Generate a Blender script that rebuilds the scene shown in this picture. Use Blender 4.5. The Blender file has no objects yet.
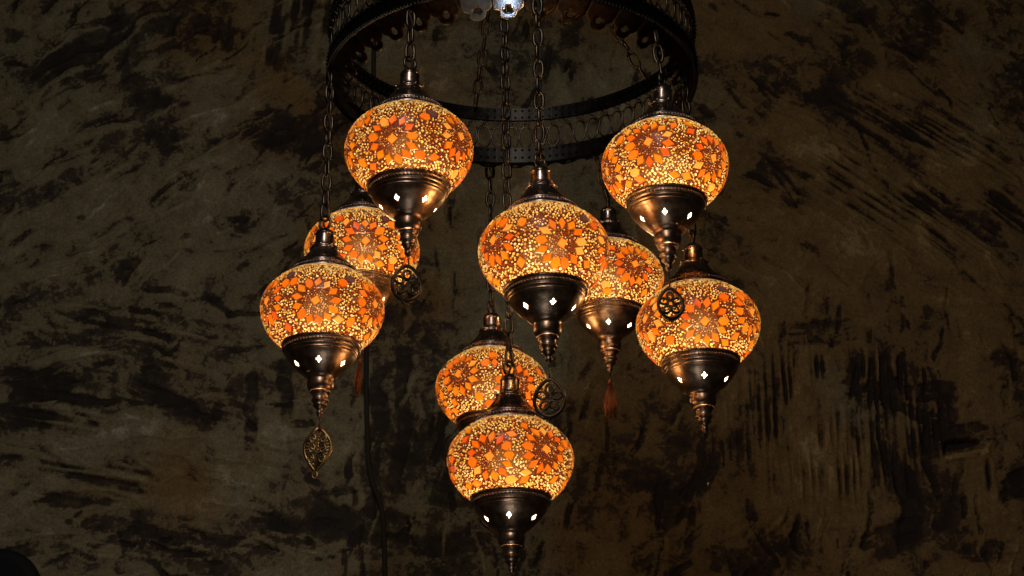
import bpy, bmesh, math, random
import numpy as np
from mathutils import Vector, Matrix

PI = math.pi
LAMP_W = 2.05
S = bpy.context.scene
C = S.collection
CAMZ = 1.30                      # height of the lens; everything is built round it
PITCH = math.radians(22.0)
FPX = 2000.0                     # focal length in pixels of a 1024 wide frame
cp, sp = math.cos(PITCH), math.sin(PITCH)

def place(px, py, y):
    """where the ray through a pixel of the photograph meets the vertical plane at distance y"""
    u, v = (px-512)/FPX, (288-py)/FPX
    d = Vector((u, cp - v*sp, sp + v*cp))
    t = y/d.y
    return Vector((d.x*t, y, CAMZ + d.z*t))

# ------------------------------------------------------------------ helpers
def mesh_from(name, verts, faces, mats=(), midx=None, smooth=False):
    me = bpy.data.meshes.new(name)
    me.from_pydata([tuple(v) for v in verts], [], faces)
    for m in mats: me.materials.append(m)
    if midx is not None: me.polygons.foreach_set('material_index', midx)
    if smooth: me.polygons.foreach_set('use_smooth', [True]*len(me.polygons))
    me.update()
    return me

def link(name, me, parent=None, loc=(0, 0, 0)):
    o = bpy.data.objects.new(name, me); C.objects.link(o)
    o.location = loc
    if parent is not None: o.parent = parent
    return o

def tag(o, label=None, cat=None, group=None, kind=None):
    if label: o['label'] = label
    if cat: o['category'] = cat
    if group: o['group'] = group
    if kind: o['kind'] = kind
    return o

class MB:
    def __init__(s): s.v, s.f, s.m = [], [], []
    def add(s, vs, fs, mi=0):
        b = len(s.v); s.v.extend(vs)
        s.f.extend([tuple(b+i for i in f) for f in fs]); s.m.extend([mi]*len(fs))
    def lathe(s, prof, n=48, mi=0, centre=(0, 0, 0)):
        vs, fs = [], []
        for r, z in prof:
            for k in range(n):
                a = 2*PI*k/n
                vs.append((centre[0]+r*math.cos(a), centre[1]+r*math.sin(a), centre[2]+z))
        for j in range(len(prof)-1):
            for k in range(n):
                k2 = (k+1) % n
                fs.append((j*n+k, j*n+k2, (j+1)*n+k2, (j+1)*n+k))
        s.add(vs, fs, mi)
    def tube(s, pts, r, n=6, closed=False, mi=0):
        pts = [Vector(p) for p in pts]; N = len(pts); vs, fs = [], []
        up = None
        for i, p in enumerate(pts):
            a = pts[i-1] if (i or closed) else p
            b = pts[(i+1) % N] if (i < N-1 or closed) else p
            t = (b-a).normalized()
            if up is None:
                up = t.orthogonal().normalized()
            else:
                up = up - t*up.dot(t)
                up = up.normalized() if up.length > 1e-6 else t.orthogonal().normalized()
            w = t.cross(up)
            rr = r[i] if isinstance(r, (list, tuple)) else r
            for k in range(n):
                q = 2*PI*k/n
                vs.append(tuple(p + (up*math.cos(q)+w*math.sin(q))*rr))
        for i in range(N if closed else N-1):
            j = (i+1) % N
            off = 0
            if closed and i == N-1:      # match the seam
                best = 1e9
                for o_ in range(n):
                    d = (Vector(vs[i*n])-Vector(vs[j*n+o_])).length
                    if d < best: best, off = d, o_
            for k in range(n):
                k2 = (k+1) % n
                fs.append((i*n+k, i*n+k2, j*n+(k2+off) % n, j*n+(k+off) % n))
        if not closed:
            fs.append(tuple(range(n-1, -1, -1))); fs.append(tuple((N-1)*n+k for k in range(n)))
        s.add(vs, fs, mi)
    def blob(s, c, r, sc=(1, 1, 1), n=8, m=5, mi=0, rot=None):
        vs, fs = [], []
        for j in range(m+1):
            th = PI*j/m
            for k in range(n):
                a = 2*PI*k/n
                q = Vector((r*sc[0]*math.sin(th)*math.cos(a), r*sc[1]*math.sin(th)*math.sin(a), r*sc[2]*math.cos(th)))
                if rot is not None: q = rot @ q
                vs.append(tuple(Vector(c)+q))
        for j in range(m):
            for k in range(n):
                k2 = (k+1) % n
                fs.append((j*n+k, (j+1)*n+k, (j+1)*n+k2, j*n+k2))
        s.add(vs, fs, mi)
    def mesh(s, name, mats, smooth=True):
        return mesh_from(name, s.v, s.f, mats, s.m, smooth)

def smooth_prof(pts, k=3):
    """Catmull-Rom through (r, z) points"""
    out = []
    P = [pts[0]] + list(pts) + [pts[-1]]
    for i in range(1, len(P)-2):
        p0, p1, p2, p3 = P[i-1], P[i], P[i+1], P[i+2]
        for j in range(k):
            t = j/k
            out.append(tuple(0.5*((2*p1[d]) + (-p0[d]+p2[d])*t + (2*p0[d]-5*p1[d]+4*p2[d]-p3[d])*t*t + (-p0[d]+3*p1[d]-3*p2[d]+p3[d])*t**3) for d in (0, 1)))
    out.append(tuple(pts[-1]))
    return [(max(r, 1e-5), z) for r, z in out]

# ------------------------------------------------------------------ materials
def new_mat(name):
    m = bpy.data.materials.new(name); m.use_nodes = True
    nt = m.node_tree; nt.nodes.clear()
    return m, nt, nt.nodes.new('ShaderNodeOutputMaterial')
def N(nt, t, **kw):
    n = nt.nodes.new(t)
    for k, v in kw.items():
        if k in n.inputs: n.inputs[k].default_value = v
        else: setattr(n, k, v)
    return n

def metal(name, dark, light, rough=(0.22, 0.42), scale=90, worn=0.5):
    m, nt, out = new_mat(name)
    b = N(nt, 'ShaderNodeBsdfPrincipled'); b.inputs['Metallic'].default_value = 1.0
    tc = N(nt, 'ShaderNodeTexCoord')
    n1 = N(nt, 'ShaderNodeTexNoise', Scale=scale, Detail=6.0, Roughness=0.65)
    n2 = N(nt, 'ShaderNodeTexNoise', Scale=scale*5, Detail=3.0)
    r = N(nt, 'ShaderNodeValToRGB')
    r.color_ramp.elements[0].position = 0.35; r.color_ramp.elements[0].color = (*dark, 1)
    r.color_ramp.elements[1].position = 0.35+worn*0.6; r.color_ramp.elements[1].color = (*light, 1)
    mr = N(nt, 'ShaderNodeMapRange'); mr.inputs['To Min'].default_value = rough[0]; mr.inputs['To Max'].default_value = rough[1]
    bp = N(nt, 'ShaderNodeBump', Strength=0.12, Distance=0.001)
    L = nt.links.new
    L(tc.outputs['Object'], n1.inputs['Vector']); L(tc.outputs['Object'], n2.inputs['Vector'])
    L(n1.outputs['Fac'], r.inputs['Fac']); L(r.outputs['Color'], b.inputs['Base Color'])
    L(n1.outputs['Fac'], mr.inputs['Value']); L(mr.outputs['Result'], b.inputs['Roughness'])
    L(n2.outputs['Fac'], bp.inputs['Height']); L(bp.outputs['Normal'], b.inputs['Normal'])
    L(b.outputs['BSDF'], out.inputs['Surface'])
    return m

M = {}
M['bronze'] = metal('aged_bronze', (0.16, 0.11, 0.085), (0.42, 0.29, 0.21), (0.16, 0.36))
M['copper'] = metal('aged_copper', (0.15, 0.084, 0.050), (0.44, 0.25, 0.14), (0.24, 0.42))
M['iron'] = metal('blackened_iron', (0.012, 0.010, 0.008), (0.034, 0.028, 0.022), (0.28, 0.5), 60, .9)
M['chain'] = metal('dark_chain_metal', (0.028, 0.020, 0.014), (0.10, 0.07, 0.046), (0.22, 0.45))
M['petal'] = metal('petal_highlight_metal', (0.48, 0.50, 0.58), (0.60, 0.62, 0.70), (0.20, 0.26))  # paler metal paints the highlight on the front petal
M['dark'] = metal('blackened_bronze', (0.018, 0.012, 0.007), (0.070, 0.040, 0.022), (0.28, 0.5))
M['brass'] = metal('dull_brass', (0.12, 0.065, 0.022), (0.42, 0.23, 0.08), (0.28, 0.45))

def glass_tile(name, col, transp, tint, gloss=0.10, attr=False, body=None):
    """coloured glass piece glued to the globe: passes the bulb's light on, diffused, and has a gloss of its own"""
    m, nt, out = new_mat(name); L = nt.links.new
    tr = N(nt, 'ShaderNodeBsdfTranslucent'); tr.inputs['Color'].default_value = (*col, 1)
    df = N(nt, 'ShaderNodeBsdfDiffuse'); df.inputs['Color'].default_value = (*(body or [c*0.25 for c in col]), 1)
    tp = N(nt, 'ShaderNodeBsdfTransparent'); tp.inputs['Color'].default_value = (*tint, 1)
    gl = N(nt, 'ShaderNodeBsdfGlossy'); gl.inputs['Roughness'].default_value = 0.30
    gl.inputs['Color'].default_value = (0.42, 0.42, 0.42, 1)
    if attr:
        at = N(nt, 'ShaderNodeAttribute', attribute_name='glass_colour')
        L(at.outputs['Color'], tr.inputs['Color'])
    m0 = N(nt, 'ShaderNodeMixShader', Fac=0.18); L(tr.outputs[0], m0.inputs[1]); L(df.outputs[0], m0.inputs[2])
    m1 = N(nt, 'ShaderNodeMixShader', Fac=transp); L(m0.outputs[0], m1.inputs[1]); L(tp.outputs[0], m1.inputs[2])
    fr = N(nt, 'ShaderNodeFresnel', IOR=1.45)
    ge = N(nt, 'ShaderNodeNewGeometry'); k = N(nt, 'ShaderNodeMath', operation='SUBTRACT'); k.inputs[0].default_value = 1.0
    L(ge.outputs['Backfacing'], k.inputs[1]); k2 = N(nt, 'ShaderNodeMath', operation='MULTIPLY'); L(fr.outputs[0], k2.inputs[0]); L(k.outputs[0], k2.inputs[1])
    m2 = N(nt, 'ShaderNodeMixShader'); L(k2.outputs[0], m2.inputs[0]); L(m1.outputs[0], m2.inputs[1]); L(gl.outputs[0], m2.inputs[2])
    L(m2.outputs[0], out.inputs['Surface'])
    return m
M['grout'] = glass_tile('dark_grout_on_amber_glass', (0.022, 0.0045, 0.0015), 0.25, (1.0, 0.91, 0.72), body=(0.02, 0.006, 0.004))
M['tile'] = glass_tile('coloured_glass_tiles', (0.9, 0.26, 0.02), 0.11, (1.0, 0.35, 0.03), attr=True)
M['bead'] = glass_tile('glass_seed_beads', (0.95, 0.70, 0.28), 0.26, (1.0, 0.72, 0.3), attr=True)
M['frost'] = glass_tile('white_frosted_glass', (0.95, 0.92, 0.86), 0.10, (1, 1, 1), body=(0.7, 0.7, 0.68))


m, nt, out = new_mat('black_cable_sheath')
b = N(nt, 'ShaderNodeBsdfPrincipled', Roughness=0.95); b.inputs['Base Color'].default_value = (0.030, 0.022, 0.014, 1); b.inputs['Specular IOR Level'].default_value = 0.1
nz = N(nt, 'ShaderNodeTexNoise', Scale=400.0); bp = N(nt, 'ShaderNodeBump', Strength=0.2, Distance=0.001)
nt.links.new(nz.outputs['Fac'], bp.inputs['Height']); nt.links.new(bp.outputs['Normal'], b.inputs['Normal'])
nt.links.new(b.outputs[0], out.inputs['Surface']); M['cable'] = m

# ------------------------------------------------------------------ the mosaic globe
GA, GBT, GBB = 0.0625, 0.0430, 0.0505      # half width, half height above and below the middle
def hb_(z): return GBT if z > 0 else GBB
ZT, ZB = 0.0358, -0.0392         # where the cap and the cup close it
def on_globe(q):
    s = 1/math.sqrt((q.x/GA)**2 + (q.y/GA)**2 + (q.z/hb_(q.z))**2)
    return q*s
def g_normal(p): return Vector((p.x/GA**2, p.y/GA**2, p.z/hb_(p.z)**2)).normalized()
def g_frame(p, turn=0.0):
    n = g_normal(p); e1 = Vector((-p.y, p.x, 0)).normalized(); e2 = n.cross(e1)
    c, s = math.cos(turn), math.sin(turn)
    return e1*c + e2*s, e2*c - e1*s, n

def make_globe(seed):
    rnd = random.Random(seed)
    V, F, MI, COL = [], [], [], []
    def add(vs, fs, mi, col):
        b = len(V); V.extend(vs); COL.extend([col]*len(vs))
        F.extend([tuple(b+i for i in f) for f in fs]); MI.extend([mi]*len(fs))
    # shell
    n, m = 72, 24
    t0, t1 = math.asin(ZB/GBB), math.asin(ZT/GBT)
    vs, fs = [], []
    for j in range(m+1):
        t = t0 + (t1-t0)*j/m
        for k in range(n):
            a = 2*PI*k/n
            vs.append(((GA-0.0008)*math.cos(t)*math.cos(a), (GA-0.0008)*math.cos(t)*math.sin(a), (hb_(t)-0.0008)*math.sin(t)))
    for j in range(m):
        for k in range(n):
            k2 = (k+1) % n
            fs.append((j*n+k, j*n+k2, (j+1)*n+k2, (j+1)*n+k))
    add(vs, fs, 0, (0.2, 0.05, 0.02))
    cell = 0.006; grid = {}
    def key(p): return (int(p.x//cell), int(p.y//cell), int(p.z//cell))
    def put(p, r): grid.setdefault(key(p), []).append((p, r))
    def free(p, r):
        k = key(p)
        for i in (-1, 0, 1):
            for j in (-1, 0, 1):
                for l in (-1, 0, 1):
                    for q, s in grid.get((k[0]+i, k[1]+j, k[2]+l), ()):
                        if (q-p).length_squared < (r+s)**2: return False
        return True
    def shape(c, e1, e2, nrm, poly, h, mi, col, inset=0.88):
        lo, hi = [], []
        for u, v in poly:
            q = on_globe(c + e1*u + e2*v); lo.append(q - nrm*0.0003)
        for u, v in poly:
            q = on_globe(c + e1*u*inset + e2*v*inset); hi.append(q + nrm*h)
        k = len(poly)
        fs = [tuple(k+i for i in range(k))] + [(i, (i+1) % k, k+(i+1) % k, k+i) for i in range(k)]
        add([tuple(v) for v in lo+hi], fs, mi, col)
    def tile(c, ang, L, W, col, kind=0):
        e1, e2, nrm = g_frame(c, ang)
        if kind == 0:   # rhomb
            poly = [(L/2, rnd.uniform(-.0006, .0006)), (rnd.uniform(-.0008, .0008), W/2), (-L/2, rnd.uniform(-.0006, .0006)), (rnd.uniform(-.0008, .0008), -W/2)]
        elif kind == 1:  # squat hexagon
            poly = [(L/2, 0), (L*.22, W/2), (-L*.25, W/2), (-L/2, 0), (-L*.25, -W/2), (L*.22, -W/2)]
        else:            # cut square
            poly = [(L/2, W/2), (-L/2, W/2), (-L/2, -W/2), (L/2, -W/2)]
        poly = [(u+rnd.uniform(-.0004, .0004), v+rnd.uniform(-.0004, .0004)) for u, v in poly]
        rr = 0.30*W
        spots = [on_globe(c + e1*(f*L)) for f in (-.32, -.12, .12, .32)]
        if not all(free(q, rr*.8) for q in spots): return False
        for f, q in zip((-.32, -.12, .12, .32), spots): put(q, rr*(1.32 if abs(f) < .2 else .85))
        shape(c, e1, e2, nrm, poly, 0.0009, 1, col)
        return True
    def orange():
        k = rnd.random()
        if k < 0.10: return (0.44, 0.070, 0.010)
        if k < 0.22: return (0.58, 0.27, 0.060)
        g = rnd.uniform(0.095, 0.172); return (rnd.uniform(.46, .58), g, g*rnd.uniform(.04, .10))
    meds = []
    n_med = 6
    for k in range(n_med):
        a = 2*PI*(k+rnd.uniform(-.1, .1))/n_med
        lat = math.radians((-4.0 if k % 2 else -17.0) + rnd.uniform(-4, 4))
        meds.append(on_globe(Vector((math.cos(lat)*math.cos(a)*GA, math.cos(lat)*math.sin(a)*GA, math.sin(lat)*GBB))))
    for c in meds:
        e1, e2, nrm = g_frame(c)
        tile(c, rnd.uniform(.5, 1.1), 0.0080, 0.0074, (0.62, 0.22, 0.035), 2)
        nt_ = 13
        ph = rnd.uniform(0, 1)
        for i in range(nt_):
            a = 2*PI*(i+ph)/nt_; R = 0.0204
            q = on_globe(c + e1*math.cos(a)*R + e2*math.sin(a)*R)
            if not (ZB+0.004 < q.z < ZT-0.004): continue
            f1, f2, fn = g_frame(q)
            rad = (q-c); ang = math.atan2(rad.dot(f2), rad.dot(f1))
            tile(q, ang + rnd.uniform(-.12, .12), rnd.uniform(.0120, .0146), rnd.uniform(.0078, .0092), orange(), 0 if rnd.random() < .8 else 1)
    # pairs of tiles standing in the gaps between two medallions, above and below, some of dark plum glass
    for k in range(n_med):
        c0, c1 = meds[k], meds[(k+1) % n_med]
        mid = on_globe((c0+c1)/2)
        for dz in (-0.030, -0.021, 0.019, 0.0265, 0.033):
            for du in (-0.0085, 0, 0.0085):
                f1, f2, fn = g_frame(mid)
                q = on_globe(mid + f2*dz + f1*(du+rnd.uniform(-.002, .002)))
                if not (ZB+0.005 < q.z < ZT-0.004) or rnd.random() < .35: continue
                dark = dz > 0.024 and rnd.random() < .4
                tile(q, rnd.uniform(0, PI), .0125, .0092, (0.05, 0.03, 0.05) if dark else orange(), rnd.choice((0, 1)))
    # seed beads: fine reddish ones inside the medallions, larger pale ones between
    def bead(p, r, col):
        e1, e2, nrm = g_frame(p, rnd.uniform(0, PI))
        k = 6
        ring = [on_globe(p + e1*(r*math.cos(2*PI*i/k)) + e2*(r*math.sin(2*PI*i/k))) - nrm*0.0002 for i in range(k)]
        mid_ = [on_globe(p + e1*(.72*r*math.cos(2*PI*i/k)) + e2*(.72*r*math.sin(2*PI*i/k))) + nrm*(r*.55) for i in range(k)]
        fs = [(i, (i+1) % k, k+(i+1) % k, k+i) for i in range(k)] + [tuple(k+i for i in range(k))]
        add([tuple(v) for v in ring+mid_], fs, 2, col)
    for c in meds:
        e1, e2, nrm = g_frame(c)
        R = 0.0058
        while R < 0.0158:
            cnt = int(2*PI*R/0.0023); ph = rnd.uniform(0, 1)
            for i in range(cnt):
                a = 2*PI*(i+ph+rnd.uniform(-.18, .18))/cnt
                RR = R + rnd.uniform(-.0003, .0003)
                q = on_globe(c + e1*math.cos(a)*RR + e2*math.sin(a)*RR)
                if free(q, 0.00095):
                    put(q, 0.00095)
                    w = rnd.random()
                    col = (0.46, 0.22, 0.085) if w < .26 else ((0.17, 0.032, 0.009) if w < .86 else (0.80, .52, .26))
                    bead(q, rnd.uniform(.00078, .00098), col)
            R += 0.00215
    for _ in range(52000):
        a = rnd.uniform(0, 2*PI); z = rnd.uniform(ZB, ZT)
        f = math.sqrt(max(0, 1-(z/hb_(z))**2))
        if rnd.random() > 0.3 + 0.7*f: continue
        q = Vector((GA*f*math.cos(a), GA*f*math.sin(a), z))
        r = rnd.choice((.0009, .0011, .0013, .0016))
        if free(q, r):
            put(q, r*1.0)
            w = rnd.random(); j = rnd.uniform(.75, 1.05)
            col = (0.95*j, 0.70*j, 0.24*j) if w < .46 else ((min(1, 1.0*j), .92*j, .62*j) if w < .70 else ((0.66*j, .27*j, .05*j) if w < .84 else (0.16, 0.035, 0.012)))
            bead(q, r*0.98, col)
    me = mesh_from('mosaic_globe', V, F, (M['grout'], M['tile'], M['bead']), MI)
    ca = me.color_attributes.new('glass_colour', 'FLOAT_COLOR', 'POINT')
    ca.data.foreach_set('color', np.array([(*c, 1) for c in COL], dtype=np.float32).ravel())
    sm = [mi == 0 for mi in MI]
    me.polygons.foreach_set('use_smooth', sm)
    return me
GLOBES = [make_globe(s) for s in (3, 11, 27, 40, 52)]

# ------------------------------------------------------------------ the metal fittings of a lamp (all z from the globe's centre)
def rope(mb, R, z, cnt, r, lean=0.6):
    for k in range(cnt):
        a = 2*PI*k/cnt
        rot = Matrix.Rotation(a, 3, 'Z') @ Matrix.Rotation(lean, 3, 'X')
        mb.blob((R*math.cos(a), R*math.sin(a), z), r, (0.8, 0.62, 1.5), 6, 4, rot=rot)

cap = MB()
cz = ZT + 0.0006
prof = [(36.0, -0.8), (36.6, 0.2), (36.2, 1.6), (34.6, 2.6), (33.6, 3.2), (32.8, 5.2)]
prof += [(32.4, 7.0), (30.6, 8.0), (30.2, 9.4), (27.4, 12.2), (24.4, 14.8), (21.0, 18.6), (17.8, 22.6), (15.2, 26.4), (14.0, 28.8), (14.6, 29.8), (14.0, 31.4), (11.6, 32.6), (10.4, 34.2), (9.7, 39.0), (9.4, 45.0), (9.9, 46.2), (9.4, 47.6), (7.8, 50.0), (5.4, 51.8), (3.4, 52.8), (0.0, 53.2)]
cap.lathe(smooth_prof([(r*.001, cz+z*.001) for r, z in prof], 3), 64)
rope(cap, 0.0335, cz+0.0048, 66, 0.0014)
for k in range(8):                                     # small studs on the shoulder
    a = 2*PI*k/8 + .2
    cap.blob((0.0148*math.cos(a), 0.0148*math.sin(a), cz+0.0308), 0.0013, n=7, m=4)
cap.lathe([(0.0352, cz+.0012), (0.0300, cz+.0030), (0.0001, cz+.0030)], 48, 1)  # dark disc added inside to damp the cap's bright underside
CAP = cap.mesh('cap', (M['bronze'], M['iron']))
CAPTOP = cz + 0.0532

lp = MB()                                              # the ring on top that the chain takes hold of
lp.tube([(0.0062*math.cos(2*PI*k/22), 0, CAPTOP+0.0062+0.0074*math.sin(2*PI*k/22)) for k in range(22)], 0.0017, 8, True)
LOOP = lp.mesh('hanging_loop', (M['chain'],))

nk = MB(); nk.lathe([(0.0345, ZT-0.0008), (0.0372, ZT-0.0012), (0.0378, ZT-0.0002), (0.0366, ZT+0.0006)], 64)
NECK = nk.mesh('glass_neck', (M['frost'],))

cup = MB()
uz = ZB + 0.0004
prof = [(37.4, 1.6), (39.0, 1.0), (39.5, -0.6), (38.8, -2.2), (37.9, -3.0), (38.2, -4.4), (37.8, -6.2), (36.6, -7.4), (37.0, -8.6), (36.4, -10.2), (35.6, -11.2), (35.8, -12.4), (34.6, -14.0)]
cup.lathe(smooth_prof([(r*.001, uz+z*.001) for r, z in prof], 3), 72)
rope(cup, 0.0387, uz-0.0050, 70, 0.0014)
bowl = [(34.6, -14.0), (32.6, -17.0), (30.2, -20.0), (27.6, -23.0), (24.8, -26.0), (21.6, -29.0), (18.0, -32.0)]
BN = 324; bp_ = smooth_prof(bowl, 6)
arc = [0.0]
for i in range(1, len(bp_)): arc.append(arc[-1] + math.hypot(bp_[i][0]-bp_[i-1][0], bp_[i][1]-bp_[i-1][1]))
STARZ = next(i for i, (r, z) in enumerate(bp_) if z <= -23.8)
def in_star(k, j, grow=0.0):
    """four-pointed star cut at each sixth of a turn"""
    d = (k % (BN//6)) - BN/12
    r = bp_[j][0] if isinstance(j, int) else 0.5*(bp_[int(j)][0]+bp_[int(j)+1][0])
    s = (arc[int(j)] if isinstance(j, int) else 0.5*(arc[int(j)]+arc[int(j)+1])) - arc[STARZ]
    u = abs(d*2*PI/BN*r)/(3.5+grow); v = abs(s)/(4.6+grow)
    return u**0.66 + v**0.66 < 1.0
vs, fs = [], []
for r, z in bp_:
    for k in range(BN):
        a = 2*PI*k/BN
        vs.append((r*.001*math.cos(a), r*.001*math.sin(a), uz+z*.001))
for j in range(len(bp_)-1):
    for k in range(BN):
        if in_star(k+0.5, j+0.5): continue
        k2 = (k+1) % BN
        fs.append((j*BN+k, j*BN+k2, (j+1)*BN+k2, (j+1)*BN+k))
cup.add(vs, fs)
prof = [(18.0, -32.0), (14.8, -34.4), (13.4, -36.2), (13.0, -38.0), (13.4, -41.0), (13.0, -45.0), (11.6, -47.6), (10.2, -49.0)]
cup.lathe(smooth_prof([(r*.001, uz+z*.001) for r, z in prof], 4), 48)
CUP = cup.mesh('cup', (M['copper'],))

def star_mesh(q):
    vs, n = [], 24
    a0 = 2*PI*(q+0.5)/6
    rc, zc = bp_[STARZ]; i0 = STARZ
    tang = Vector((bp_[i0+1][0]-bp_[i0-1][0], bp_[i0+1][1]-bp_[i0-1][1])).normalized()
    nrm = Vector((-tang.y, tang.x)) if -tang.y > 0 else Vector((tang.y, -tang.x))
    ring = []
    for k in range(n):
        t = 2*PI*k/n
        e = 2/0.66
        u = math.copysign(abs(math.cos(t))**e, math.cos(t))*4.9; v = math.copysign(abs(math.sin(t))**e, math.sin(t))*6.0
        r = rc + tang.x*v - nrm.x*0.5; z = zc + tang.y*v - nrm.y*0.5
        a = a0 + u/r
        ring.append((r*.001*math.cos(a), r*.001*math.sin(a), uz+z*.001))
    r, z = rc-nrm.x*0.5, zc-nrm.y*0.5
    ring.append((r*.001*math.cos(a0), r*.001*math.sin(a0), uz+z*.001))
    inner = [(x*(1-.0006/math.hypot(x, y)), y*(1-.0006/math.hypot(x, y)), zz) for x, y, zz in ring]
    fs = [(k, (k+1) % n, n) for k in range(n)]
    return mesh_from('star_window', ring, fs, (M['frost'],))
STARS = [star_mesh(q) for q in range(6)]

fin = MB()
prof = [(9.8, -48.6), (10.3, -49.8), (9.9, -51.2), (8.2, -52.2), (7.6, -54.0), (7.5, -57.0), (8.6, -58.4), (8.2, -60.0), (6.6, -61.0), (6.4, -63.0), (6.9, -64.2), (5.4, -65.6), (3.8, -67.4), (2.8, -69.4), (3.4, -71.0), (3.3, -72.4), (2.2, -74.0), (1.2, -75.4), (0.0, -76.2)]
fin.lathe(smooth_prof([(r*.001, uz+z*.001) for r, z in prof], 4), 36)
FIN = fin.mesh('finial', (M['copper'],))
TIP = uz - 0.0762

bm_, nt, out = new_mat('glowing_bulb_envelope')
ve = N(nt, 'ShaderNodeEmission', Strength=15.0); ve.inputs['Color'].default_value = (1.0, 0.56, 0.15, 1)
nt.links.new(ve.outputs[0], out.inputs['Volume'])
bb = MB()
bb.lathe(smooth_prof([(0.0, -0.030), (0.012, -0.0275), (0.021, -0.019), (0.0245, -0.009), (0.022, 0.002), (0.015, 0.011), (0.008, 0.018), (0.0, 0.021)], 3), 24)
BULBMESH = bb.mesh('bulb', (bm_,))
BULB = bpy.data.lights.new('bulb_light', 'POINT')
BULB.energy = LAMP_W; BULB.color = (1.0, 0.79, 0.50); BULB.shadow_soft_size = 0.014

# charms: wire filigree pendants
def loop_pts(cx, cz, rx, rz, n=20, ang=0.0, y=0.0):
    o = []
    for k in range(n):
        t = 2*PI*k/n
        u, w = rx*math.cos(t), rz*math.sin(t)
        o.append((cx + u*math.cos(ang) - w*math.sin(ang), y, cz + u*math.sin(ang) + w*math.cos(ang)))
    return o
def charm_rosette(w=0.0275, h=0.033):
    mb = MB()
    out_ = []
    for k in range(36):                          # drop outline, pointed at top and bottom
        t = 2*PI*k/36
        x = w/2*math.sin(t)*(1-0.16*math.cos(t)); z = h/2*math.cos(t)*(1+0.10*abs(math.cos(t))**6)
        out_.append((x, 0, -h/2+z))
    mb.tube(out_, 0.0018, 6, True)
    mb.tube(loop_pts(0, -h*.50, w*.13, w*.13), 0.0013, 6, True)
    for k in range(5):
        a = 2*PI*k/5 + PI/2
        mb.tube(loop_pts(w*.28*math.cos(a), -h*.50+h*.27*math.sin(a), w*.13, w*.17, 16, a+PI/2), 0.0013, 6, True)
    for s in (-1, 1):
        mb.tube([(s*w*.10, 0, -h*1.0), (s*w*.16, 0, -h*1.06), (0, 0, -h*1.16)], 0.0013, 6)
    mb.blob((0, 0, 0.001), 0.0018); mb.blob((0, 0, -h*1.15), 0.0017)
    return mb
def charm_leaf(w=0.028, h=0.045):
    mb = MB()
    def edge(s): return [(s*w/2*math.sin(PI*(k/14)**.85), 0.0015*math.sin(PI*k/14), -h*k/14) for k in range(15)]
    for s in (-1, 1): mb.tube(edge(s), 0.0017, 6)
    mb.tube([(0, .002, 0), (0, .003, -h*.5), (0, 0, -h)], 0.0013, 6)
    for k in range(2, 12):
        z = -h*k/14; ww = w/2*math.sin(PI*(k/14)**.85)
        for s in (-1, 1):
            mb.tube([(0, .002, z-.004), (s*ww*.5, .002, z-.001), (s*ww, .001, z)], 0.0010, 5)
    for k in (3, 6, 9):
        for s in (-1, 1): mb.tube(loop_pts(s*w*.20, -h*k/13, .0030, .0042, 12), 0.0010, 5, True)
    mb.tube(loop_pts(0, -h-.0035, .0026, .0036, 12), 0.0012, 5, True)
    return mb
def charm_tassel(w=0.019, h=0.046, seed=2):
    mb = MB(); r = random.Random(seed)
    for k in range(22):
        a = 2*PI*k/22; ww = w/2*r.uniform(.5, 1.0)
        mb.tube([(0, 0, 0), (.5*ww*math.cos(a), .5*ww*math.sin(a), -h*.22), (ww*math.cos(a), ww*math.sin(a), -h*.55),
                 (ww*.75*math.cos(a+.4), ww*.75*math.sin(a+.4), -h*r.uniform(.85, 1.0))], 0.00055, 4)
    mb.blob((0, 0, 0), 0.0024, (1, 1, 1.4))
    return mb
M['tassel'] = metal('reddish_copper_thread', (0.10, 0.028, 0.010), (0.22, 0.07, 0.025), (0.45, 0.6))
CH = {'rosette': charm_rosette().mesh('charm', (M['dark'],)), 'small': charm_rosette(0.0235, 0.0285).mesh('charm', (M['dark'],)), 'leaf': charm_leaf().mesh('charm', (M['brass'],)),
      'tassel': charm_tassel().mesh('charm', (M['tassel'],)), 'bead': None}
b_ = MB(); b_.blob((0, 0, -.002), 0.0016, (1, 1, 1.5)); CH['bead'] = b_.mesh('charm', (M['bronze'],))
S_ = charm_tassel(0.008, 0.040, 5); CH['thin'] = S_.mesh('charm', (M['tassel'],))

LINK_L, LINK_W, WIRE = 0.0215, 0.0122, 0.0017
PITCHL = LINK_L - 2*WIRE - 0.0004
def chain_mesh(p0, p1, name='chain', mat='chain', first=0, jitter=0.15, seed=1):
    """links from p0 up to p1, each turned a quarter from the last"""
    r = random.Random(seed); mb = MB()
    p0, p1 = Vector(p0), Vector(p1); d = p1-p0; L_ = d.length; t = d.normalized()
    n = max(1, round(L_/PITCHL)); pit = L_/n; s_ = pit/PITCHL
    a1 = t.orthogonal().normalized() if abs(t.z) < .999 else Vector((1, 0, 0)); a2 = t.cross(a1)
    for i in range(n):
        c = p0 + t*(pit*(i+.5)); q = (PI/2 if (i+first) % 2 else 0) + .55 + r.uniform(-jitter, jitter)
        w = a1*math.cos(q) + a2*math.sin(q); pts = []
        hl, hw = LINK_L*s_/2-WIRE, LINK_W/2-WIRE
        for k in range(20):
            th = 2*PI*k/20
            cx, sx = math.cos(th), math.sin(th)
            pts.append(c + t*(hl*math.copysign(abs(cx)**.75, cx)) + w*(hw*math.copysign(abs(sx)**.75, sx)))
        mb.tube(pts, WIRE, 6, True)
    return mb.mesh(name, (M[mat],))
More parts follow.
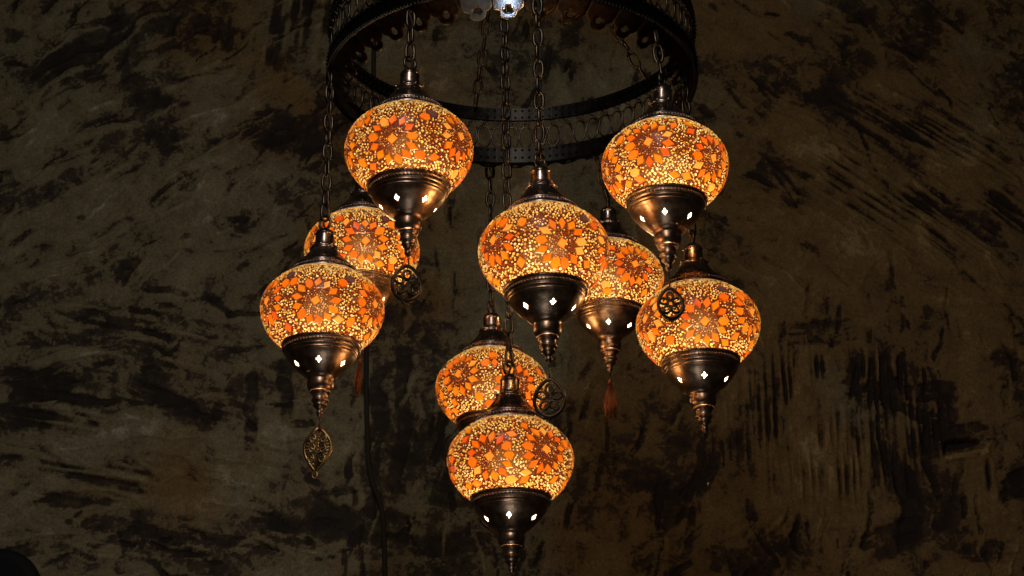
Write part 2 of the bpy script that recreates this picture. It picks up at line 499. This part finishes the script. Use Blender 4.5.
def cord_mesh(p0, p1, seed=1):
    r = random.Random(seed); p0, p1 = Vector(p0), Vector(p1); mb = MB(); L_ = (p1-p0).length
    n = max(4, int(L_/0.006)); ph = r.uniform(0, 6)
    pts = [p0.lerp(p1, i/n) + Vector((.0023*math.sin(ph+i*.9), .0023*math.cos(ph+i*.9), 0)) for i in range(n+1)]
    mb.tube(pts, 0.00115, 6)
    return mb.mesh('cord', (M['cable'],))

# ------------------------------------------------------------------ ring of the chandelier
RC = Vector((0.0, 1.93, CAMZ)); RR = 0.199
H_BOT, H_MID0, H_MID1, H_TOP = 1.018, 1.037, 1.073, 1.089
APEX = Vector((-0.004, 1.93, CAMZ+1.285))

# each lamp: pixel of the globe's centre, distance, charm, how far it hangs, label
LAMPS = [
    ('A', 409, 150, 1.762, 'rosette', 0.010, 0, 0.35, 'lit orange mosaic lamp highest on the left, close under the ring, lacy charm below'),
    ('B', 665, 165.5, 1.797, 'small', 0.019, 1, 1.30, 'lit orange mosaic lamp whose lacy charm hangs in front of a lower lamp'),
    ('C', 322.5, 309.5, 1.895, 'leaf', 0.011, 2, -1.62, 'leftmost lit orange mosaic lamp, on a long chain, with a leaf shaped filigree charm'),
    ('D', 362, 251, 2.010, 'thin', 0.012, 1, 2.75, 'lit mosaic lamp half hidden behind the two lamps furthest to the left'),
    ('E', 698, 325, 1.895, 'bead', 0.050, 0, 2.60, 'rightmost lit orange mosaic lamp, with only a thin thread below its finial'),
    ('F', 544, 251, 1.757, 'rosette', 0.017, 2, 0.72, 'lit orange mosaic lamp in the middle of the cluster, on a chain'),
    ('G', 510.5, 460, 1.905, 'rosette', 0.012, 1, 0.15, 'lowest lit orange mosaic lamp of the cluster, on the long centre chain'),
    ('H', 492, 387.5, 2.112, 'rosette', 0.012, 0, 1.05, 'lit orange mosaic lamp whose lower half is hidden behind the lowest lamp'),
    ('I', 609, 278.5, 2.125, 'tassel', 0.009, 2, 2.05, 'lit orange mosaic lamp partly behind the middle lamp, reddish brown tassel under its cup'),
]
GROUP = 'mosaic glass lamps of the chandelier'
rl_ = random.Random(4)
for (key, px, py, yd, ck, drop, gv, turn, lab) in LAMPS:
    p = place(px, py, yd)
    root = link('mosaic_lamp', None, None, p); root.empty_display_size = 0.02
    root.rotation_euler = (math.radians(rl_.uniform(-.9, .9)), math.radians({'F': -1.9, 'E': -1.6}.get(key, rl_.uniform(-.7, .7))), 0)
    tag(root, lab, 'lamp', GROUP)
    g = link('globe', GLOBES[gv], root); g.rotation_euler.z = turn
    link('glass_neck', NECK, root); k_ = link('cap', CAP, root); k_.rotation_euler.z = turn*.7
    link('hanging_loop', LOOP, root).rotation_euler.z = turn*.5 + .4
    cu = link('cup', CUP, root); cu.rotation_euler.z = math.radians({'A': -25, 'C': -5, 'F': 13, 'G': -4, 'B': -4, 'E': 6, 'I': -2}.get(key, 0)) + math.atan2(-p.x, p.y)
    for q in range(6): link('star_window', STARS[q], cu)
    link('finial', FIN, root); link('bulb', BULBMESH, root); bl = BULB.copy(); bl.energy = LAMP_W*rl_.uniform(.86, 1.12); link('bulb_light', bl, root, (0, 0, -0.021 + rl_.uniform(-.003, .003)))
    # wire and charm
    wr = MB(); wr.tube([(0, 0, TIP+.001), (.0006, 0, TIP-drop*.5), (0, 0, TIP-drop)], 0.0004 if key == 'E' else 0.0007, 5)
    link('charm_wire', wr.mesh('charm_wire', (M['dark'],)), root)
    co = link('charm', CH[ck], root, (0, 0, TIP-drop)); co.rotation_euler = (0, .06*math.sin(turn*3), .25*math.sin(turn*5))
    # chain up to the ring (or to the hub for the middle lamp)
    base = Vector((0, 0, CAPTOP+0.0118))
    if key == 'G': top = APEX - p
    else:
        hx = p - RC; hx.z = 0; hx = hx.normalized()*(RR-0.004)
        top = Vector((RC.x+hx.x, RC.y+hx.y, CAMZ+H_BOT-.004)) - p
    link('chain', chain_mesh(base-Vector((0, 0, .003)), top, seed=len(lab)), root)
    link('cord', cord_mesh(Vector((0, 0, CAPTOP-.001)), top, len(lab)), root)

ring = link('chandelier_ring', None, None, (RC.x, RC.y, CAMZ+H_BOT))
tag(ring, 'dark openwork metal ring with a lacy band, from whose edge the lamps hang', 'chandelier')
Z = lambda h: h-H_BOT
rl = MB()
def rail(z0, z1, r0=RR-0.0035, r1=RR+0.0015):
    rl.lathe([(r0, z0), (r1-.001, z0), (r1, z0+.001), (r1, z0+.003), (r1-.0015, z0+.0045), (r1-.0015, z1-.0045), (r1, z1-.003), (r1, z1-.001), (r1-.001, z1), (r0, z1), (r0, z0)], 128)
rail(Z(H_MID1), Z(H_TOP))
for k in range(150):
    a = 2*PI*k/150
    for r_, z_ in ((RR-.0038, Z(H_MID1)+.0035), (RR+.0016, Z(H_MID1)+.0035), (RR-.0038, Z(H_TOP)-.0035)):
        rl.blob((r_*math.cos(a), r_*math.sin(a), z_), 0.0015, n=6, m=4)
link('top_rail', rl.mesh('top_rail', (M['iron'],), False), ring)
rl = MB(); rail(0.0, Z(H_MID0))
for k in range(290):                                   # the toothed lower edge
    a = 2*PI*k/290
    rl.blob(((RR+.0012)*math.cos(a), (RR+.0012)*math.sin(a), -0.0004), 0.0013, (1, 1, 1.5), 6, 4)
for k in range(150):
    a = 2*PI*k/150
    for r_, z_ in ((RR-.0038, Z(H_MID0)-.0032), (RR+.0016, Z(H_MID0)-.0032), (RR-.0038, .0060)):
        rl.blob((r_*math.cos(a), r_*math.sin(a), z_), 0.0016, n=6, m=4)
link('bottom_rail', rl.mesh('bottom_rail', (M['iron'],), False), ring)
fl = MB()
nl = 76; zc0, zh = Z((H_MID0+H_MID1)/2), (H_MID1-H_MID0)/2
def cyl(a, z, r=RR-.001): return (r*math.cos(a), r*math.sin(a), z)
for k in range(nl):
    a0 = 2*PI*k/nl
    wv = 2*PI/nl*0.92
    fl.tube([cyl(a0 + wv*.50*math.cos(2*PI*i/20), zc0-.0035+(zh*.76)*math.sin(2*PI*i/20)) for i in range(20)], 0.0011, 5, True)
    fl.tube([cyl(a0 + wv*.5 + wv*.36*math.cos(2*PI*i/14), zc0+zh*.72+.0060*math.sin(2*PI*i/14)) for i in range(14)], 0.0009, 5, True)
    fl.blob(cyl(a0, zc0+zh*.82, RR), 0.0017, n=6, m=4)
link('filigree_band', fl.mesh('filigree_band', (M['chain'],)), ring)

# petals: thin pressed leaves hanging inward from the lower edge, each with a hole
def petal_mesh():
    W, Lp = 0.0345, 0.031
    top = [(-W/2, 0), (-W/2, -.012), (-W*.47, -.0165), (-W*.38, -.0205), (-W*.29, -.0222), (-W*.27, -.0240), (-W*.22, -.0275), (-W*.12, -.0302), (0, -Lp)]
    top = [top[0]] + [(-a_, b_) for a_, b_ in smooth_prof([(-x, y) for x, y in top[1:]], 3)]; top[-1] = (0.0, -Lp)
    outl = top + [(-x, y) for x, y in reversed(top[:-1])]
    hole = [(0.0036*math.cos(2*PI*k/16), -.0205+.0034*math.sin(2*PI*k/16)) for k in range(16)]
    from mathutils.geometry import delaunay_2d_cdt
    n0 = len(outl); pts = [Vector(p) for p in outl+hole]
    extra = [Vector((x*W/10, -y*.0028)) for x in range(-5, 6) for y in range(0, 11)]
    def inside(q, poly):
        c = False; j = len(poly)-1
        for i in range(len(poly)):
            if (poly[i][1] > q[1]) != (poly[j][1] > q[1]) and q[0] < (poly[j][0]-poly[i][0])*(q[1]-poly[i][1])/(poly[j][1]-poly[i][1])+poly[i][0]: c = not c
            j = i
        return c
    pts += [e for e in extra if inside(e, outl) and not inside(e, hole) and min((e-p).length for p in pts) >.0009]
    edges = [(i, (i+1) % n0) for i in range(n0)] + [(n0+i, n0+(i+1) % 16) for i in range(16)]
    vo, eo, fo, _, _, _ = delaunay_2d_cdt(pts, edges, [], 0, 1e-6)
    fo = [f for f in fo if inside(sum((vo[i] for i in f), Vector((0, 0)))/len(f), outl) and not inside(sum((vo[i] for i in f), Vector((0, 0)))/len(f), hole)]
    lean = math.radians(PETAL_LEAN)
    V_ = []
    for v in vo:                                       # local: x along the rim, -y outward, z up; dished across
        d = -v.y; bow = 0.0011*(1-(v.x/(W/2))**2) - .0004*math.sin(PI*d/Lp)
        V_.append((v.x, d*math.sin(lean) - bow*math.cos(lean), -d*math.cos(lean) - bow*math.sin(lean)))
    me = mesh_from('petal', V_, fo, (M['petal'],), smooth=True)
    bm = bmesh.new(); bm.from_mesh(me); bmesh.ops.recalc_face_normals(bm, faces=bm.faces)
    bmesh.ops.solidify(bm, geom=bm.faces[:], thickness=0.0006); bm.to_mesh(me); bm.free()
    return me
PETAL_LEAN = 52.0
PET = petal_mesh(); PETD = PET.copy(); PETD.materials[0] = M['dark']; PETM = PET.copy(); PETM.materials[0] = metal('petal_faint_highlight_metal', (0.12, 0.125, 0.12), (0.22, 0.23, 0.22), (0.4, 0.55))  # grey copy paints the weaker highlight on the petal beside it
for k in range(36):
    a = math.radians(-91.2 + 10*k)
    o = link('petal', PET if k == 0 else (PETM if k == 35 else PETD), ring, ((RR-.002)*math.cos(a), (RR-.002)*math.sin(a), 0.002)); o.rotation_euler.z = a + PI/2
    if k in (0, 35): o['label'] = 'petal coloured pale for its highlight' if k == 0 else 'petal coloured grey for a fainter highlight'
for k, deg in enumerate((37, 103, 217, 277)):
    a = math.radians(deg)
    q = Vector(((RR-.004)*math.cos(a), (RR-.004)*math.sin(a), Z(H_TOP)-.004))
    apex = APEX - ring.location
    link('suspension_chain', chain_mesh(q, apex + Vector((.012*math.cos(a), .012*math.sin(a), 0)), 'suspension_chain', 'chain', 0, .3, 40+k), ring)
hb = MB(); hb.lathe(smooth_prof([(0.0, -.012), (.006, -.010), (.016, -.004), (.020, .004), (.014, .012), (.006, .022), (.004, .03)], 4), 32)
link('hub', hb.mesh('hub', (M['iron'],)), ring, APEX-ring.location)
hb = MB(); hb.tube([(0, 0, .02), (0, 0, .9)], .004, 8)
link('stem', hb.mesh('stem', (M['iron'],)), ring, APEX-ring.location)

# ------------------------------------------------------------------ the plaster wall
YW = 2.85
def wp(px, py):
    q = place(px, py, YW); return q.x, q.z
rng = np.random.default_rng(7)
x_lo, x_hi, z_lo, z_hi = -1.05, 1.05, CAMZ+0.55, CAMZ+1.85
step = 0.0026
xs = np.concatenate([np.linspace(-5, x_lo-.05, 24), np.arange(x_lo, x_hi, step), np.linspace(x_hi+.05, 5, 24)])
zs = np.concatenate([np.linspace(CAMZ-1.3, z_lo-.05, 14), np.arange(z_lo, z_hi, step), np.linspace(z_hi+.05, CAMZ+3.2, 14)])
X, ZZ = np.meshgrid(xs, zs)
def vnoise(x, z, sc, seed):
    r = np.random.default_rng(seed); T = r.random((256, 256))
    u, v = x*sc+1000, z*sc+1000
    i, j = np.floor(u).astype(int), np.floor(v).astype(int); fu, fv = u-i, v-j
    fu = fu*fu*(3-2*fu); fv = fv*fv*(3-2*fv)
    g = lambda a, b: T[a % 256, b % 256]
    return (g(i, j)*(1-fu)+g(i+1, j)*fu)*(1-fv) + (g(i, j+1)*(1-fu)+g(i+1, j+1)*fu)*fv
def fbm(x, z, sc, seed, o=5, gain=.55):
    s = 0; a = 1; t = 0
    for k in range(o): s = s + a*vnoise(x, z, sc*2**k, seed+k*13); t += a; a *= gain
    return s/t
def rot(x, z, deg):
    c, s = math.cos(math.radians(deg)), math.sin(math.radians(deg)); return x*c+z*s, -x*s+z*c
wx = X + .05*(fbm(X, ZZ, 9, 101, 4)-.5); wz = ZZ + .05*(fbm(X, ZZ, 9, 201, 4)-.5)
def streak(deg, sc, along, seed, o=4):
    a, b = rot(wx, wz, deg); return fbm(a*along, b, sc, seed, o)
def region(px, py, rx, ry):
    x0, z0 = wp(px, py); k = YW/FPX*1.12
    return np.exp(-(((X-x0)/(rx*k))**2 + ((ZZ-z0)/(ry*k))**2))
w_ul = region(150, 130, 240, 170); w_ll = region(150, 430, 250, 150); w_ur = region(870, 150, 230, 170); w_lr = region(850, 420, 230, 150)
w_mid = region(500, 300, 160, 330)*.8 + .05
num = w_ul*streak(48, 11, .62, 301) + w_ll*streak(-8, 16, .42, 331) + w_ur*streak(-42, 12, .52, 361) + w_lr*streak(88, 13, .40, 391) + w_mid*streak(80, 9, .5, 421)
D = num/(w_ul+w_ll+w_ur+w_lr+w_mid)
D = (D-.5)*1.9 + (fbm(wx, wz, 5, 511, 5)-.5)*1.5 - .16*w_ur
# trowel strokes that end abruptly, light over dark and dark over light
def stroke(px, py, ln, wd, deg, s, seed, hard=3.0):
    x0, z0 = wp(px, py); k = YW/FPX*1.12
    a, b = rot(wx-x0, wz-z0, deg); a, b = a/(ln*k), b/(wd*k)
    a = a + .35*(vnoise(b*2.5, a*0+seed, 2.2, seed)-.5)*2
    q = 1-np.maximum(np.abs(a)**1.2, np.abs(b)**2)
    return s*np.clip(q*hard, 0, 1)
for (px, py, ln, wd, deg, s) in [
    (100, 35, 60, 13, 40, .55), (160, 120, 26, 36, 60, .45), (85, 78, 20, 9, 40, .5), (214, 30, 16, 24, 70, .4), (292, 12, 34, 15, 10, .55),
    (285, 135, 26, 32, 70, .5), (55, 190, 46, 8, 35, .45), (108, 158, 28, 13, 30, .5), (235, 213, 22, 10, -25, .5), (188, 185, 9, 10, 0, .6),
    (128, 268, 12, 7, 70, .65), (80, 245, 60, 8, 20, .4), (30, 385, 40, 14, 5, .5), (180, 402, 46, 7, -20, .5), (90, 405, 40, 6, -10, .45),
    (200, 420, 22, 8, -15, .4), (285, 395, 7, 28, 0, .55), (250, 412, 6, 34, 0, .5), (110, 320, 40, 6, -8, .45), (60, 340, 50, 6, 8, .4),
    (215, 330, 22, 7, -10, .4), (190, 470, 40, 5, -8, .4), (80, 500, 44, 6, -8, .5), (140, 530, 50, 6, -5, .4), (40, 545, 30, 8, 0, .5), (240, 540, 40, 5, -12, .4),
    (362, 520, 18, 40, 85, .5), (375, 440, 10, 60, 0, .5), (402, 415, 7, 60, 0, .45), (440, 470, 60, 26, -10, .3), (560, 40, 40, 22, 80, .3),
    (430, 32, 34, 9, 5, .45), (600, 30, 22, 20, 60, .35), (585, 95, 12, 32, 20, .45), (450, 545, 60, 10, 0, .3),
    (935, 205, 26, 10, -12, .85), (968, 222, 26, 9, -28, .9), (905, 150, 24, 12, 50, .5), (855, 180, 16, 30, 30, .4), (925, 105, 30, 18, -50, .5),
    (800, 30, 40, 12, -35, .35), (760, 70, 30, 10, -30, .4), (850, 55, 26, 10, -40, .4), (815, 250, 18, 16, 10, .5), (880, 285, 22, 10, 60, .45),
    (960, 280, 34, 10, -10, .6), (1005, 250, 22, 6, -48, .6), (815, 330, 30, 9, 5, .6), (900, 393, 34, 9, 5, .75), (912, 415, 26, 7, -25, .8), (880, 385, 20, 5, 12, .6),
    (1010, 375, 12, 22, 20, .55), (850, 370, 10, 24, 0, .5), (945, 405, 10, 22, 0, .5), (760, 390, 16, 18, 0, .4), (705, 470, 34, 10, 80, .4), (650, 480, 40, 10, -25, .3),
    (905, 500, 12, 40, 10, .5), (760, 550, 40, 12, 50, .45), (1000, 470, 6, 30, 0, .45), (1015, 490, 12, 10, 0, .7), (890, 545, 20, 14, 20, .6), (990, 550, 24, 10, 0, .5),
    (700, 395, 22, 12, -40, .4), (600, 480, 30, 20, 20, .25), (960, 440, 24, 9, 5, .8),
    (60, 110, 40, 26, 40, -.45), (230, 110, 40, 9, 35, -.45), (215, 160, 46, 7, 35, -.5), (150, 65, 10, 6, 0, -.4), (40, 260, 40, 20, 10, -.35), (120, 235, 60, 7, 32, -.4),
    (130, 440, 60, 6, 5, -.45), (60, 360, 44, 5, 14, -.5), (300, 350, 30, 30, 80, -.35), (305, 440, 24, 40, 80, -.4), (180, 500, 60, 12, -5, -.35), (240, 470, 40, 9, -20, -.4),
    (800, 130, 40, 22, -45, -.35), (960, 60, 40, 30, -40, -.3), (770, 300, 40, 24, 30, -.35), (830, 230, 30, 10, -45, -.35), (980, 330, 30, 24, 0, -.35), (800, 480, 40, 30, 80, -.3),
    (975, 290, 40, 10, 0, -.4), (690, 540, 60, 12, 30, -.3), (540, 350, 60, 60, 80, -.2), (620, 100, 50, 40, 30, -.2), (450, 90, 40, 24, 10, -.25)]:
    D += stroke(px, py, ln*1.05, wd*1.25, deg, s*(.62 if px > 740 and py < 300 and s > 0 else 1.1), int(abs(px*7+py)))
for i in range(900):                                   # many small chips and flicks that follow each area's trowel direction
    px, py = rng.uniform(-60, 1090), rng.uniform(-60, 640)
    deg = (38 if py < 290 else -8) if px < 340 else ((-42 if py < 300 else 88) if px > 700 else 80)
    D += stroke(px, py, rng.uniform(4, 26), rng.uniform(.9, 3.6), deg+rng.normal(0, 16), rng.choice([.55, .45, -.45, -.5, .7]), 900+i, 4.0)
def comb(px, py, rx, ry, deg, sc, amp, seed):
    a, b = rot(X+.12*(wx-X), ZZ+.12*(wz-ZZ), deg); m_ = np.clip(region(px, py, rx, ry)*2.2-.5, 0, 1)*np.clip(fbm(X, ZZ, 14, seed, 3)*3-1.0, 0, 1)
    return amp*m_*np.clip((fbm(a*.05, b, sc, seed+7, 2)-.5)*6, -.45, 1.3)
comb_ = comb(905, 165, 110, 80, -36, 230, 1.05, 701) + comb(840, 420, 110, 80, 90, 215, 1.15, 731) + comb(960, 215, 70, 50, -40, 240, 1.0, 761) + comb(300, 30, 80, 60, 85, 120, .9, 781) + comb(120, 430, 160, 90, -10, 110, .7, 791)
D += comb_
# the broken-out pocket at the right, inside darkened, its lit ledge painted pale
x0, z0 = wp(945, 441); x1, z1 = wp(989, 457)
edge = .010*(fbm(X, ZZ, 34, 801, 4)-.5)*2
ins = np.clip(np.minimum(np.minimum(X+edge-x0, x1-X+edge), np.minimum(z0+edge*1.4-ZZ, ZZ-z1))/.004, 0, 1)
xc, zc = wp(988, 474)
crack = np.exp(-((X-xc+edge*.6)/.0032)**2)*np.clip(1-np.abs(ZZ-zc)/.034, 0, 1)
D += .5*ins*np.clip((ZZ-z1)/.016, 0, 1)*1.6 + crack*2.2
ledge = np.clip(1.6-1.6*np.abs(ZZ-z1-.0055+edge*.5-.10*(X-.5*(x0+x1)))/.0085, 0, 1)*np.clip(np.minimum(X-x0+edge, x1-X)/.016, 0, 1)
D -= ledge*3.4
stain_and_light = np.clip(.455 + D*.40, 0, 1)
H = -.0034*np.clip(D, -.8, 1.4) - .011*ins*np.clip(1.15-ledge, 0, 1) - .004*crack + .0012*(fbm(X, ZZ, 50, 611, 4)-.5)
H += .006*(fbm(X, ZZ, 3, 621, 3)-.5)
nz_, nx_ = X.shape
V = np.stack([X.ravel(), YW - H.ravel(), ZZ.ravel()], 1)
idx = np.arange(nz_*nx_).reshape(nz_, nx_)
Fq = np.stack([idx[:-1, :-1], idx[:-1, 1:], idx[1:, 1:], idx[1:, :-1]], -1).reshape(-1, 4)
me = bpy.data.meshes.new('wall')
me.vertices.add(len(V)); me.vertices.foreach_set('co', V.astype(np.float32).ravel())
me.loops.add(Fq.size); me.loops.foreach_set('vertex_index', Fq.ravel().astype(np.int32))
me.polygons.add(len(Fq)); me.polygons.foreach_set('loop_start', np.arange(0, Fq.size, 4, dtype=np.int32))
me.update(calc_edges=True); me.validate()
me.polygons.foreach_set('use_smooth', [True]*len(me.polygons))
at = me.attributes.new('stain_and_light', 'FLOAT', 'POINT'); at.data.foreach_set('value', stain_and_light.ravel().astype(np.float32))
tone = np.clip(.5 + (fbm(X, ZZ, 4, 841, 4)-.5)*2.0 + np.clip(X+.10, -.6, .6)*.75, 0, 1)  # random plaster tone, plus the greyer light of the left put into colour
at = me.attributes.new('tone', 'FLOAT', 'POINT'); at.data.foreach_set('value', tone.ravel().astype(np.float32))

m, nt, out = new_mat('worn_trowelled_plaster'); L = nt.links.new
b = N(nt, 'ShaderNodeBsdfPrincipled'); b.inputs['Specular IOR Level'].default_value = 0.25
tc = N(nt, 'ShaderNodeTexCoord')
a1 = N(nt, 'ShaderNodeAttribute', attribute_name='stain_and_light'); a2 = N(nt, 'ShaderNodeAttribute', attribute_name='tone')
n1 = N(nt, 'ShaderNodeTexNoise', Scale=42.0, Detail=10.0, Roughness=0.70, Distortion=0.4)
n2 = N(nt, 'ShaderNodeTexNoise', Scale=160.0, Detail=5.0, Roughness=0.6)
n4 = N(nt, 'ShaderNodeTexNoise', Scale=300.0, Detail=4.0, Roughness=0.7)
n5 = N(nt, 'ShaderNodeTexVoronoi', Scale=55.0, feature='DISTANCE_TO_EDGE')
n3 = N(nt, 'ShaderNodeTexNoise', Scale=7.0, Detail=6.0, Roughness=0.6)
for n_ in (n1, n2, n3, n4): L(tc.outputs['Object'], n_.inputs['Vector'])
def math_(op, a, bb, c=None):
    n_ = N(nt, 'ShaderNodeMath', operation=op)
    for i, q in enumerate((a, bb, c)):
        if q is None: continue
        if isinstance(q, (int, float)): n_.inputs[i].default_value = q
        else: L(q, n_.inputs[i])
    return n_.outputs[0]
f = math_('MULTIPLY_ADD', math_('SUBTRACT', n1.outputs['Fac'], 0.5), 0.95, a1.outputs['Fac'])
n6 = N(nt, 'ShaderNodeTexVoronoi', Scale=38.0)      # flaking: angular chips
wv6 = N(nt, 'ShaderNodeVectorMath', operation='MULTIPLY_ADD'); wv6.inputs[1].default_value = (.07, .07, .07)
L(n1.outputs['Color'], wv6.inputs[0]); L(tc.outputs['Object'], wv6.inputs[2]); L(wv6.outputs[0], n6.inputs['Vector'])
s6 = N(nt, 'ShaderNodeSeparateColor'); L(n6.outputs['Color'], s6.inputs[0])
f = math_('MULTIPLY_ADD', math_('SUBTRACT', s6.outputs[0], 0.5), 0.20, f)
f = math_('MULTIPLY_ADD', math_('SUBTRACT', n2.outputs['Fac'], 0.5), 0.42, f)
r1 = N(nt, 'ShaderNodeValToRGB')
el = r1.color_ramp.elements
el[0].position = 0.0; el[0].color = (0.30, 0.255, 0.17, 1)
el[1].position = 0.98; el[1].color = (0.016, 0.010, 0.005, 1)
for p_, c_ in ((0.14, (0.205, 0.165, 0.092)), (0.40, (0.160, 0.124, 0.064)), (0.545, (0.124, 0.093, 0.046)), (0.575, (0.060, 0.041, 0.021)), (0.68, (0.040, 0.026, 0.013)), (0.76, (0.024, 0.015, 0.008))):
    q = el.new(p_); q.color = (*c_, 1)
L(f, r1.inputs['Fac'])
r2 = N(nt, 'ShaderNodeValToRGB'); r2.color_ramp.elements[0].color = (0.96, 0.97, 0.92, 1); r2.color_ramp.elements[0].position = .3
r2.color_ramp.elements[1].color = (0.86, 0.62, 0.34, 1); r2.color_ramp.elements[1].position = .7
L(a2.outputs['Fac'], r2.inputs['Fac'])
mx = N(nt, 'ShaderNodeMix', data_type='RGBA', blend_type='MULTIPLY'); mx.inputs[0].default_value = 1.0
mg = N(nt, 'ShaderNodeMapRange'); mg.inputs['From Min'].default_value = .3; mg.inputs['From Max'].default_value = .7; mg.inputs['To Min'].default_value = .62; mg.inputs['To Max'].default_value = 1.28
L(n4.outputs['Fac'], mg.inputs['Value'])
wv_ = N(nt, 'ShaderNodeVectorMath', operation='MULTIPLY_ADD'); wv_.inputs[1].default_value = (.10, .10, .10)   # hairline crazing, broken up by a coarse noise
L(n1.outputs['Color'], wv_.inputs[0]); L(tc.outputs['Object'], wv_.inputs[2]); L(wv_.outputs[0], n5.inputs['Vector'])
ck_ = N(nt, 'ShaderNodeMapRange'); ck_.inputs['From Max'].default_value = .035; ck_.inputs['To Min'].default_value = .55; L(n5.outputs['Distance'], ck_.inputs['Value'])
gate = N(nt, 'ShaderNodeMapRange'); gate.inputs['From Min'].default_value = .50; gate.inputs['From Max'].default_value = .58; L(n3.outputs['Fac'], gate.inputs['Value'])
ckm = N(nt, 'ShaderNodeMix'); ckm.inputs[2].default_value = 1.0; L(gate.outputs['Result'], ckm.inputs[0]); L(ck_.outputs['Result'], ckm.inputs[3])
sc_ = N(nt, 'ShaderNodeVectorMath', operation='SCALE'); L(r1.outputs['Color'], sc_.inputs[0]); L(math_('MULTIPLY', mg.outputs['Result'], ckm.outputs[0]), sc_.inputs['Scale'])
L(sc_.outputs[0], mx.inputs[6]); L(r2.outputs['Color'], mx.inputs[7])
L(mx.outputs[2], b.inputs['Base Color'])
mr = N(nt, 'ShaderNodeMapRange'); mr.inputs['To Min'].default_value = .62; mr.inputs['To Max'].default_value = .85
L(n3.outputs['Fac'], mr.inputs['Value']); L(mr.outputs['Result'], b.inputs['Roughness'])
bp = N(nt, 'ShaderNodeBump', Strength=0.7, Distance=0.006); bp2 = N(nt, 'ShaderNodeBump', Strength=0.35, Distance=0.001)
L(f, bp.inputs['Height']); bp.invert = True; L(n2.outputs['Fac'], bp2.inputs['Height']); L(bp.outputs['Normal'], bp2.inputs['Normal'])
L(bp2.outputs['Normal'], b.inputs['Normal']); L(b.outputs[0], out.inputs['Surface'])
me.materials.append(m)
wall = link('wall', me); tag(wall, 'dark trowelled plaster wall with brown and black worn patches behind the lamps', None, None, 'structure')

# black cable that runs down the wall
cb = MB()
pts = [place(px, py, YW-.004) for px, py in ((377, -120), (376, -40), (374, 30), (373, 110), (370, 200), (367, 290), (366, 380), (367, 430), (369, 470), (374, 488), (381, 503), (384, 530), (385, 576), (386, 640), (386, 760))]
fine = []
for i in range(len(pts)-1):
    for k in range(6): fine.append(pts[i].lerp(pts[i+1], k/6))
for _ in range(6): fine = [fine[0]] + [(fine[i-1]+fine[i]*2+fine[i+1])/4 for i in range(1, len(fine)-1)] + [fine[-1]]
cb.tube(fine, 0.0038, 10)
tag(link('cable', cb.mesh('cable', (M['cable'],))), 'black cable running down the plaster wall behind the lamps', 'cable')

# rounded black chair back that shows in the lower corner
cc = place(-3, 593, 2.35); R_ = 42.5/FPX*2.35/cp*1.0
ch = MB()
prof = []
for k in range(13):
    t = -PI/2 + PI*k/12; prof.append((R_-.014+.014*math.cos(t), .014*math.sin(t)))
prof = [(0.0001, -.010), (R_*.5, -.011)] + prof + [(R_*.5, .011), (0.0001, .010)]
ch.lathe(prof, 64)
m, nt, out = new_mat('black_leather'); b = N(nt, 'ShaderNodeBsdfPrincipled', Roughness=0.8); b.inputs['Base Color'].default_value = (0.003, 0.0025, 0.0025, 1); b.inputs['Specular IOR Level'].default_value = 0.15
vz = N(nt, 'ShaderNodeTexVoronoi', Scale=500.0); bp = N(nt, 'ShaderNodeBump', Strength=0.15, Distance=0.0006)
nt.links.new(vz.outputs['Distance'], bp.inputs['Height']); nt.links.new(bp.outputs['Normal'], b.inputs['Normal']); nt.links.new(b.outputs[0], out.inputs['Surface'])
co = link('round_backrest', ch.mesh('round_backrest', (m,)), None, cc); co.rotation_euler.x = PI/2
tag(co, 'black rounded top of a piece of furniture rising into the bottom left corner', 'furniture')

# ------------------------------------------------------------------ light, world, camera
w = bpy.data.worlds.new('World'); S.world = w; w.use_nodes = True
w.node_tree.nodes['Background'].inputs[0].default_value = (0.60, 0.58, 0.54, 1); w.node_tree.nodes['Background'].inputs[1].default_value = 0.022
def area(name, loc, aim, size, power, col, tall=0):
    l = bpy.data.lights.new(name, 'AREA'); l.shape = 'DISK'; l.size = size
    if tall: l.shape = 'ELLIPSE'; l.size_y = tall
    l.energy = power; l.color = col
    # l.energy = power; l.color = col
    o = link(name, l, None, loc); o.rotation_euler = (Vector(aim)-Vector(loc)).to_track_quat('-Z', 'Y').to_euler()
    return o
area('ceiling_light', (-0.20, 0.45, CAMZ+1.55), (-0.20, 1.25, CAMZ+.45), 0.10, 12.0, (0.96, 0.96, 1.0), 1.1)
area('unseen_low_light', (-0.02, 1.36, CAMZ-.40), (0, 1.76, CAMZ+1.0), 0.20, 0.85, (0.74, 0.88, 1.0))  # unseen light, added low for the sheen on petals and cups

cam = bpy.data.cameras.new('camera'); co = link('camera', cam, None, (0, 0, CAMZ))
co.rotation_euler = (PI/2+PITCH, 0, 0); cam.sensor_width = 36; cam.lens = FPX/1024*36; cam.clip_end = 100; cam.clip_start = .02
S.camera = co
S.view_settings.view_transform = 'Standard'; S.view_settings.look = 'None'; S.view_settings.exposure = 0; S.view_settings.gamma = 1
cy = S.cycles
cy.use_denoising = True; cy.max_bounces = 8; cy.transparent_max_bounces = 16; cy.sample_clamp_indirect = 4.0; cy.caustics_reflective = False; cy.caustics_refractive = False
